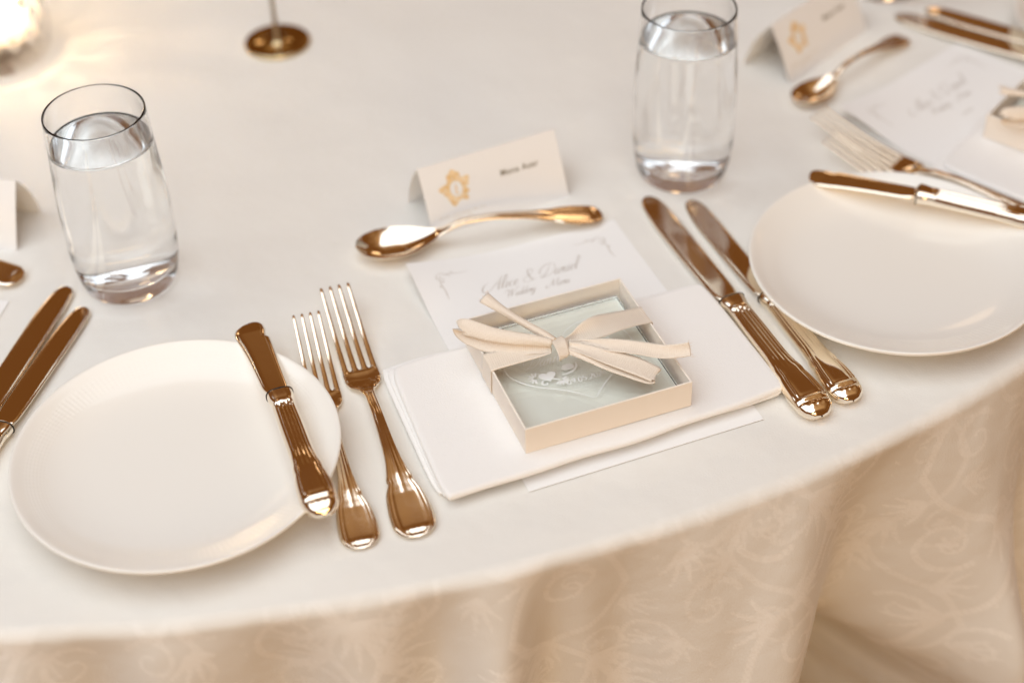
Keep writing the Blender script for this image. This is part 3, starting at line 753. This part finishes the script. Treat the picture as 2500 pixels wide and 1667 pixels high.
# ------------------------------------------------------------------ tent name cards
def build_name_card(name_text):
    root = thing('place_card', '', 'name card', group='folded name cards')
    Wc, dp, hz, th = .0925, .0405, .0385, .00035
    ny = 14
    def front(x, t, dz=0):   # t from 0 at the table to 1 at the ridge
        nrm = Vector((0, -hz, dp/2)).normalized()
        bow = .0006*math.sin(math.pi*t)
        p = Vector((x, t*dp/2, t*hz))+nrm*(dz+bow); return (p.x, p.y, p.z)
    def back(x, t, dz=0):
        nrm = Vector((0, hz, dp/2)).normalized(); bow = .0032*math.sin(math.pi*t)
        p = Vector((x, dp-t*dp/2, t*hz))+nrm*(dz+bow); return (p.x, p.y, p.z)
    for nm, fn in (('front_panel', front), ('back_panel', back)):
        nx = 8; vs = []
        for dz in (0, -th):
            for j in range(ny+1):
                for i in range(nx+1): vs.append(fn(Wc*i/nx, j/ny, dz))
        off = (nx+1)*(ny+1); fs = grid_faces(ny+1, nx+1)+grid_faces(ny+1, nx+1, off, False, True)
        for i in range(nx):
            fs.append((i+1, i, i+off, i+1+off)); a = ny*(nx+1)+i; fs.append((a, a+1, a+1+off, a+off))
        for j in range(ny):
            a = j*(nx+1); fs.append((a, a+nx+1, a+nx+1+off, a+off)); a += nx; fs.append((a+nx+1, a, a+off, a+nx+1+off))
        o = mesh_obj(nm, vs, fs, 'card', root); sharp(fix_normals(o), 40)
        if nm == 'front_panel': fp = o
    LP = math.hypot(hz, dp/2)
    P = lambda x, y, dz=0: front(x, y/LP, dz)
    # gold crest: lobed ring round a white oval, a small figure inside
    cx, cy, sc = .0212, .0252, .0116
    def outer(a):
        d = lambda c, w: math.exp(-((((math.degrees(a)-c+180) % 360)-180)/w)**2)
        return .60+.42*d(92, 20)+.16*d(68, 9)+.16*d(118, 9)+.36*d(30, 15)+.10*d(8, 8)+.38*d(170, 16)+.10*d(196, 9)+.26*d(-52, 13)+.14*d(-22, 9)+.30*d(-112, 18)+.10*d(-142, 10)+.012*math.sin(a*13)
    n = 180; vs = []
    for k in range(n):
        a = 2*math.pi*k/n; r = outer(a)
        vs.append(P(cx+.36*sc*math.cos(a), cy+.42*sc*math.sin(a), .00008)); vs.append(P(cx+r*sc*math.cos(a), cy+r*sc*1.02*math.sin(a), .00008))
    o = mesh_obj('crest', vs, [(2*k, 2*k+1, (2*k+3) % (2*n), (2*k+2) % (2*n)) for k in range(n)], 'foil', root, smooth=False)
    st = []
    for c, r in ((92, .55), (30, .62), (170, .62), (-52, .55), (-112, .58), (140, .6), (60, .6), (0, .58), (-80, .55)):
        a = R_(c); bx_, by_ = cx+r*sc*math.cos(a), cy+r*sc*math.sin(a)
        st.append([(bx_+.0014*(1-.12*k)*math.cos(a+k*.8), by_+.0014*(1-.12*k)*math.sin(a+k*.8)) for k in range(8)])
    strokes_mesh('crest_scrollwork', st, 'card', o, .00022, .00034, lambda x, y, dz: P(x, y, dz+.00006))
    fig = [[(cx-.0004, cy-.0030), (cx-.0002, cy-.001), (cx+.0002, cy+.001), (cx, cy+.0030)], [(cx-.0012, cy-.0030), (cx, cy-.0024), (cx+.0012, cy-.0030)], [(cx-.0008, cy+.0004), (cx+.0006, cy+.0010)]]
    strokes_mesh('crest_figure', fig, 'foil', o, .0006, .0011, P)
    # two pale lines of small print below the crest
    st = []
    for y0, x0, x1 in ((.0092, .0060, .0370), (.0068, .0150, .0275)):
        x = x0
        while x < x1:
            w = random.choice((.0009, .0012, .0014)); h = random.choice((.0011, .0015))
            st.append([(x, y0), (x+w*.4, y0+h), (x+w*.7, y0+.0002)]); x += w+.0004
            if random.random() < .14: x += .0012
    strokes_mesh('small_print', st, 'inkpale', root, .00022, .00034, P)
    # the guest's name
    if name_text:
        o = font_mesh('lettering', name_text, .0052, 'inkname', root, .00010, 1.12)
        slope = math.atan2(hz, dp/2)
        p = P(.0640, .0262, .00012); o.location = p; o.rotation_euler = (slope, 0, 0)
    return root
pc = build_name_card('Mona Aser'); place(pc, (-.0453, .8032, 0), R_(24.4), 'folded white name card with gold crest beyond the near spoon')
c2 = copy_tree(pc); place(c2, (.1968, .9607, 0), R_(46.5), 'blurred name card with gold crest at right beyond the far spoon')
a = -10.8
c3 = copy_tree(pc); place(c3, (-.3006-.0925*math.cos(R_(a)), .8049-.0925*math.sin(R_(a)), 0), R_(a), 'folded name card cut off by the left edge beside the tumbler')

# ------------------------------------------------------------------ napkins
def pad(name, corners, z0, t, parent, seed, bulge=0.0, pull=.02, material='napkin'):
    """soft folded layer: rounded long edges, slightly uneven"""
    rnd = random.Random(seed); ph = [rnd.uniform(0, 6.28) for _ in range(6)]
    c = [Vector((*p, 0)) for p in corners]; ne = 9
    def ax(n):
        e = [.5*(1-math.cos(math.pi/2*k/ne))*.09 for k in range(ne)]
        return e+[.045+(1-.09)*k/(n-1) for k in range(n)]+[1-q for q in reversed(e)]
    A, B = ax(30), ax(22); A = sorted(set(round(q, 5) for q in A)); B = sorted(set(round(q, 5) for q in B))
    Lx = (c[1]-c[0]).length; Ly = (c[3]-c[0]).length; rad = t*.5
    vs = []
    for side in (1, -1):
        for b in B:
            for a in A:
                aa, bb = 2*a-1, 2*b-1; k = 1-pull*(abs(aa)*abs(bb))**9
                a2, b2 = (aa*k+1)/2, (bb*k+1)/2
                p = c[3]*(1-a2)*(1-b2)+c[2]*a2*(1-b2)+c[1]*a2*b2+c[0]*(1-a2)*b2
                wob = .0007*math.sin(a*9+ph[0])+.0005*math.sin(a*21+ph[1])
                if b < .08 or b > .92: p = p+Vector((0, wob, 0))
                e = min(min(a, 1-a)*Lx, min(b, 1-b)*Ly)
                q = min(1, e/(rad*1.25)); hgt = math.sqrt(max(0, 1-(1-q)**2))
                zz = z0+t/2+side*t/2*hgt
                if side == 1: zz += (bulge*math.sin(math.pi*a)**.5*math.sin(math.pi*b)**.5+.00022*math.sin(a*7+ph[2])*math.sin(b*6+ph[3]))*hgt
                vs.append((p.x, p.y, zz))
    na, nb = len(A), len(B); off = na*nb
    fs = grid_faces(nb, na)+grid_faces(nb, na, off, False, True)
    o = mesh_obj(name, vs, fs, material, parent); weld(o, 1e-6); return o
def build_napkin():
    root = thing('napkin', '', 'napkin', group='folded white napkins')
    pad('folded_layer', [(-.0742, .6818), (.1078, .7475), (.1455, .6500), (-.0412, .5838)], .0010, .0024, root, 1)
    pad('folded_layer', [(-.0712, .6800), (.1090, .7450), (.1463, .6495), (-.0385, .5815)], .0032, .0013, root, 5)
    pad('folded_layer', [(-.0682, .6779), (.1120, .7420), (.1473, .6487), (-.0363, .5755)], .0042, .0041, root, 2, .0002, .03)
    return root
nk = build_napkin(); nk['label'] = 'folded white napkin under the near ribboned box'
def rot_about(o, ang, shift=(0, 0)):
    """swing a thing round the table's centre to the neighbouring setting"""
    c, s = math.cos(ang), math.sin(ang); x, y, z = o.location; dx, dy = x-TC[0], y-TC[1]
    o.location = (TC[0]+c*dx-s*dy+shift[0], TC[1]+s*dx+c*dy+shift[1], z); o.rotation_euler.z += ang
n2 = copy_tree(nk); n2['label'] = 'blurred folded napkin under the far box at the right edge'; rot_about(n2, R_(30.5), (.008, -.006))

# ------------------------------------------------------------------ favour boxes with ribbon, and the glass coaster inside
BXL, BXA, BXZ = (.0337, .6662), R_(19.57), .0086
def strip(name, cl, wd, wid, material, parent, n=8, thick=.00025):
    """ribbon: centre line points, width vectors (unit-ish), widths"""
    C = spline(cl, n); D = spline(wd, n); Wd = spline([(w,) for w in wid], n)[:, 0]
    m_ = 9; vs = []; uv = []; s = 0
    for side in (0, 1):
        s = 0
        for i in range(len(C)):
            if i: s += float(np.linalg.norm(C[i]-C[i-1]))
            T = C[min(i+1, len(C)-1)]-C[max(i-1, 0)]; T /= np.linalg.norm(T)+1e-12
            d = D[i]-T*(D[i]@T); d /= np.linalg.norm(d)+1e-12; nn = np.cross(T, d)
            for k in range(m_):
                t = 2*k/(m_-1)-1
                p = C[i]+d*t*Wd[i]/2+nn*(-(.0003+.18*max(0, .0125-Wd[i]))*(1-t*t)*(1 if name != 'knot' else 0)-side*thick)
                vs.append(tuple(p)); uv.append((s, t*Wd[i]/2, 0))
    n_ = len(C); off = n_*m_
    fs = grid_faces(n_, m_)+grid_faces(n_, m_, off, False, True)
    for i in range(n_-1):
        a = i*m_; fs.append((a, a+m_, a+m_+off, a+off)); a += m_-1; fs.append((a+m_, a, a+off, a+m_+off))
    for k in range(m_-1):
        fs.append((k+1, k, k+off, k+1+off)); a = (n_-1)*m_+k; fs.append((a, a+1, a+1+off, a+off))
    o = mesh_obj(name, vs, fs, material, parent)
    at = o.data.attributes.new('strip', 'FLOAT_VECTOR', 'POINT'); at.data.foreach_set('vector', np.array(uv, np.float32).ravel())
    fix_normals(o); return o
def mm3(pts): return [tuple(q*MMS for q in p) for p in pts]
def build_box():
    root = thing('favour_box', '', 'gift box', group='ribboned favour boxes')
    h, t, H = .0472, .0011, .0172
    def bx(name, x0, x1, y0, y1, z0, z1, mt, bev=.0003):
        bm = bmesh.new(); bmesh.ops.create_cube(bm, size=1)
        for v in bm.verts: v.co = ((x0+x1)/2+v.co.x*(x1-x0), (y0+y1)/2+v.co.y*(y1-y0), (z0+z1)/2+v.co.z*(z1-z0))
        bmesh.ops.bevel(bm, geom=bm.edges[:], offset=bev, segments=2, profile=.5, affect='EDGES')
        me = bpy.data.meshes.new(name); bm.to_mesh(me); bm.free(); me.materials.append(M[mt])
        o = bpy.data.objects.new(name, me); COL.objects.link(o); o.parent = root; return o
    bx('base', -h+t, h-t, -h+t, h-t, 0, .0036, 'lining')
    bx('front_wall', -h, h, -h, -h+t, 0, H, 'box'); bx('back_wall', -h, h, h-t, h, 0, H, 'box')
    bx('side_wall', -h, -h+t, -h+t+.00005, h-t-.00005, 0, H-.0001, 'box'); bx('side_wall', h-t, h, -h+t+.00005, h-t-.00005, 0, H-.0001, 'box')
    # ribbon, in box coordinates (mm): band round the box, knot, loops and tails
    Y = (0, 1, 0)
    rb = strip('ribbon', mm3([(-47.9, 9.5, .6), (-47.95, 9.2, 6), (-47.9, 8.6, 12), (-47.7, 8.2, 16.4), (-46.4, 8.0, 17.7), (-40, 7.6, 18.2), (-30, 6.6, 18.8), (-20, 4.6, 19.6), (-13, 2.4, 21)]),
               [Y]*9, [q*MMS for q in (14.5, 14.5, 14.5, 14.5, 14.5, 14, 13, 10.5, 7.5)], 'ribbon', root)
    rb['label'] = 'cream satin ribbon tied in a bow'
    strip('band', mm3([(-4, 2, 21.5), (2, 3.2, 22), (8, 4.4, 23.5), (16, 5.8, 23.8), (26, 8.0, 22.2), (36, 10.0, 20.0), (44, 11.2, 18.2), (46.8, 11.6, 17.8), (47.9, 11.7, 16.6), (48, 11.8, 10), (47.9, 11.8, .6)]),
          [(.1, .8, .5), (.1, .7, .7), (.05, .75, .65), (0, .9, .4), (0, 1, .1), (0, 1, 0), Y, Y, Y, Y, Y], [q*MMS for q in (6, 8, 11, 13.5, 14.5, 14.5, 14.5, 14.5, 14.5, 14.5, 14.5)], 'ribbon', rb)
    # knot: a short wrap
    kn_ = strip('knot', mm3([(-9.5, 6.5, 19.5), (-9.2, 7.0, 22.5), (-8.8, 4.0, 24.6), (-8.6, 0, 25.0), (-8.8, -4.2, 23.6), (-9.2, -7.2, 21.5), (-9.4, -6.2, 18.6)]),
                [(1, .1, .1), (1, .1, .1), (1, .15, .05), (1, .2, 0), (1, .25, -.1), (1, .2, -.1), (1, .2, 0)], [q*MMS for q in (5.5, 6.8, 7.6, 7.6, 7, 6, 5)], 'ribbon', rb)
    # left loop: out over the wall and back underneath
    strip('loop', mm3([(-12, 3.5, 23.2), (-20, 8, 24.2), (-30, 13.8, 24.6), (-40, 20.5, 25.2), (-48, 28, 25.8), (-52.5, 32.5, 25.0), (-53, 31.5, 23.0), (-49.5, 26.0, 21.4), (-42, 17.5, 20.4), (-32, 10.5, 20.2), (-22, 5.4, 20.8), (-13, 1.6, 21.6)]),
          [(.2, .5, .8), (.3, .6, .7), (.4, .65, .6), (.45, .6, .6), (.5, .5, .65), (.4, .4, .8), (.4, .4, .8), (.45, .5, .7), (.4, .6, .65), (.3, .65, .6), (.3, .7, .5), (.2, .6, .6)],
          [q*MMS for q in (4.5, 6, 7.2, 8, 8.8, 9.2, 9.2, 8.8, 8, 7, 5.5, 4.5)], 'ribbon', rb)
    # right loop: flattened, folded back at its pointed end
    strip('loop', mm3([(-5, -1.5, 23.5), (3, -9, 23.6), (12, -18.5, 23.2), (21, -27.5, 22.4), (28, -35.5, 21.2), (30.4, -38.2, 20.0), (27.5, -36.2, 19.0), (20, -29, 19.2), (11, -20, 19.6), (2, -10.5, 20.8), (-5, -3, 21)]),
          [(.75, .5, .35), (.75, .6, .15), (.7, .7, .1), (.68, .72, .05), (.68, .72, 0), (.68, .72, 0), (.68, .72, 0), (.7, .7, -.05), (.7, .7, -.05), (.75, .6, 0), (.75, .5, .2)],
          [q*MMS for q in (4.5, 7.5, 10.5, 12.5, 12.5, 12.5, 12.5, 12, 10, 7.5, 4.5)], 'ribbon', rb)
    # tails
    strip('tail', mm3([(-10, 4.5, 23), (-14, 10.5, 24.6), (-19, 18.5, 25.6), (-24, 27, 26.4), (-29.5, 37, 27.6), (-34.6, 46.5, 29.2)]),
          [(.9, .3, .2), (.8, .2, .5), (.7, .2, .65), (.75, .25, .6), (.85, .4, .35), (.8, .5, .3)], [q*MMS for q in (4.5, 4.6, 4.2, 4.2, 5.2, 7.5)], 'ribbon', rb)
    strip('tail', mm3([(-4, .5, 22.6), (6, -5.5, 23.6), (17, -13, 25.4), (28, -21, 26.2), (38, -28, 26), (46, -32, 27), (51, -34.6, 28.6)]),
          [(.5, .7, .5), (.45, .8, .4), (.4, .85, .3), (.45, .85, .25), (.4, .8, .45), (.2, .75, .6), (.1, .75, .65)], [q*MMS for q in (4.5, 6.5, 8, 8.5, 8, 7.5, 7.5)], 'ribbon', rb)
    # frayed threads at the cut ends
    vs, fs = [], []
    def hair(p, d, L):
        b = len(vs); P = np.array(p)*MMS; D = np.array(d, float); D /= np.linalg.norm(D); q = np.cross(D, (0, 0, 1)); q /= np.linalg.norm(q)
        w = .00014; z = np.array((0, 0, w))
        for k in range(4):
            c = P+D*L*MMS*k/3+np.array((0, 0, .0003*math.sin(k*2+p[0])))
            for e in (q*w, z, -q*w): vs.append(tuple(c+e*(1-.2*k)))
        for k in range(3):
            for e in range(3): a_ = b+3*k+e; c_ = b+3*k+(e+1) % 3; fs.append((a_, c_, c_+3, a_+3))
    for k in range(11):
        u = k/10-.5; hair((-34.4+6.0*u, 46.4+3.8*u, 29.1+2.2*u), (-.35+.3*random.uniform(-1, 1), 1, .3+.3*random.uniform(-1, 1)), random.uniform(1.2, 2.4))
        hair((50.9+.6*u, -34.5+6.4*u, 28.5+5.6*u), (1, -.45+.3*random.uniform(-1, 1), .45+.3*random.uniform(-1, 1)), random.uniform(1.2, 2.6))
    fr = mesh_obj('frayed_threads', vs, fs, 'thread', rb); fr['kind'] = 'stuff'
    return root
fb = build_box(); place(fb, (*BXL, BXZ), BXA, 'open cream favour box tied with a satin ribbon on the near napkin')
def build_coaster():
    root = thing('glass_coaster', '', 'coaster', group='engraved glass coasters')
    h, z0, z1 = .0438, .0, .0042
    bm = bmesh.new(); bmesh.ops.create_cube(bm, size=1)
    for v in bm.verts: v.co = (v.co.x*2*h, v.co.y*2*h, (z0+z1)/2+v.co.z*(z1-z0))
    bmesh.ops.bevel(bm, geom=bm.edges[:], offset=.0004, segments=2, profile=.5, affect='EDGES')
    me = bpy.data.meshes.new('slab'); bm.to_mesh(me); bm.free(); me.materials.append(M['coaster'])
    o = bpy.data.objects.new('slab', me); COL.objects.link(o); o.parent = root
    top = lambda x, y, dz=0: (x, y, z1+dz+.00003)
    # big heart outline
    hq = [(0, 20), (8, 28), (20, 31), (30, 26), (36, 13), (36, 2), (27, -9), (13, -18), (5, -25), (.6, -29.5)]
    hearts = [[(sg*x*MMS-.0006, y*MMS) for x, y in hq] for sg in (1, -1)]
    strokes_mesh('engraved_heart', hearts, 'etch', root, .00055, .00075, top)
    strokes_mesh('engraved_lettering', script_strokes('Daniel', -.0262, .0045, .0105, .45)+script_strokes('Alice', .0115, .0020, .0105, .45), 'etch', root, .00034, .00075, top)
    strokes_mesh('engraved_lettering', script_strokes('09.05.2024', -.0105, -.0150, .0062, .18, False, 1.0), 'etch', root, .0005, .00085, top)
    # flourish: fan of petals, a heart, a scroll, and a bud
    st = []
    for k in range(7):
        a = 1.2+k*.55; st.append([(-.0245+.0012*math.cos(a), -.0036+.0012*math.sin(a)), (-.0245+.0042*math.cos(a), -.0036+.0042*math.sin(a))])
    for k in range(7):
        a = -2.6+k*.5; st.append([(-.0120+.0010*math.cos(a), -.0098+.0010*math.sin(a)), (-.0120+.0040*math.cos(a), -.0098+.0040*math.sin(a))])
    st.append([(-.0205+.0030*(1-.12*k)*math.cos(1.0+k*.8), -.0092+.0026*(1-.12*k)*math.sin(1.0+k*.8)) for k in range(8)])
    st.append([(-.0205, -.0066), (-.0160, -.0072), (-.0125, -.0095)])
    strokes_mesh('engraved_flourish', st, 'etch', root, .0008, .0011, top)
    def blob(nm, pts):
        vs = [top(*p) for p in pts]; mesh_obj(nm, vs, [tuple(range(len(vs)))], 'etch', root, smooth=False)
    blob('engraved_small_heart', [(-.0178+.00030*16*math.sin(a)**3, -.0046+.00028*(13*math.cos(a)-5*math.cos(2*a)-2*math.cos(3*a)-math.cos(4*a))) for a in np.linspace(0, 2*math.pi, 28)[:-1]])
    blob('engraved_bud', [(-.0050+.0038*math.cos(a)*(1 if math.sin(a) > 0 else .9), -.0026+.0036*math.sin(a)*(1 if math.sin(a) > 0 else .35)) for a in np.linspace(0, 2*math.pi, 28)[:-1]])
    strokes_mesh('engraved_petal', [[(-.0102, -.0062), (-.0070, -.0064), (-.0030, -.0052), (-.0002, -.0022), (.0004, .0004)]], 'etch', root, .0012, .0012, top)
    return root
co = build_coaster(); place(co, (BXL[0], BXL[1], BXZ+.0037), BXA, 'engraved clear glass coaster inside the near favour box')
fb2 = copy_tree(fb); fb2['label'] = 'blurred cream favour box with ribbon at the right edge'; rot_about(fb2, R_(30.5), (.0146, -.014))
co2 = copy_tree(co); co2['label'] = 'blurred glass coaster inside the far favour box at the right edge'; rot_about(co2, R_(30.5), (.0146, -.014))

# ------------------------------------------------------------------ table number stand
ts = thing('table_number_stand', 'brass disc foot and thin rod of a table number stand', 'stand', (-.1605, 1.0385, 0))
revolve('base', [(0, 0), (.0230, 0), (.0236, .0006), (.0236, .0022), (.0230, .0030), (.0215, .0032), (.004, .0033), (.0038, .0036), (0, .0036)], 72, 'brass', ts)
revolve('rod', [(0, .0035), (.0017, .0035), (.0017, .26), (.0012, .2612), (0, .2614)], 20, 'rod', ts)

# ------------------------------------------------------------------ candle in cut crystal
CX = (-.3590, 1.0395)
ch = thing('candle_holder', 'diamond cut crystal candle holder glowing in the far left corner', 'candle holder', (*CX, 0))
nA, nZ, HZ = 192, 120, .105; vs = []; fac = []
dn, rowh = 16, .0135
def holder_out(z): return float(np.interp(z, [0, .004, .012, .03, .07, .105], [.0335, .0362, .0382, .0392, .0398, .0402]))
for i in range(nZ+1):
    z = HZ*i/nZ
    for j in range(nA):
        a = 2*math.pi*j/nA; p, q = a*dn/(2*math.pi), z/rowh
        d1 = abs(((p+q*.5) % 1)-.5)*2; d2 = abs(((p-q*.5) % 1)-.5)*2   # 1 on the cut lines, 0 mid-facet
        cut = max(d1, d2); top = min(1, max(0, (HZ-.008-z)/.004)); lowr = min(1, z/.003)
        r = holder_out(z)-.0026*cut*top*lowr
        vs.append((r*math.cos(a), r*math.sin(a), z)); fac.append((.8 if z < .019 else .10+.62*max(0, 1-cut*1.8)*top))
off = len(vs); inz = np.linspace(HZ, .020, 40)
for z in inz:
    r = holder_out(z)-.0048
    for j in range(nA):
        a = 2*math.pi*j/nA; vs.append((r*math.cos(a), r*math.sin(a), z)); fac.append(.8)
fs = grid_faces(nZ+1+len(inz), nA, 0, True)
vs.append((0, 0, .0)); fac.append(0); vs.append((0, 0, .0195)); fac.append(0)
for j in range(nA):
    fs.append((off+len(inz)*nA, (j+1) % nA, j)); b_ = off+(len(inz)-1)*nA; fs.append((off+len(inz)*nA+1, b_+j, b_+(j+1) % nA))
o = mesh_obj('crystal', vs, fs, 'crystal', ch, smooth=False); 
at = o.data.attributes.new('facet', 'FLOAT', 'POINT'); at.data.foreach_set('value', np.array(fac, np.float32))
fix_normals(o)
cn = thing('candle', 'lit candle inside the crystal holder', 'candle', (*CX, .0203))
revolve('wax', [(0, 0), (.0195, 0), (.0205, .0010), (.0205, .0150), (.0195, .0160), (.012, .0150), (0, .0148)], 48, 'wax', cn)
revolve('flame', [(0, .0165), (.0026, .0190), (.0044, .0235), (.0047, .0285), (.0038, .0355), (.0020, .043), (0, .050)], 24, 'flame', cn)
l = point('candle_flame_light', (CX[0]+.0045, CX[1]-.003, .0520), 0.5, (1.0, .73, .46), .004)
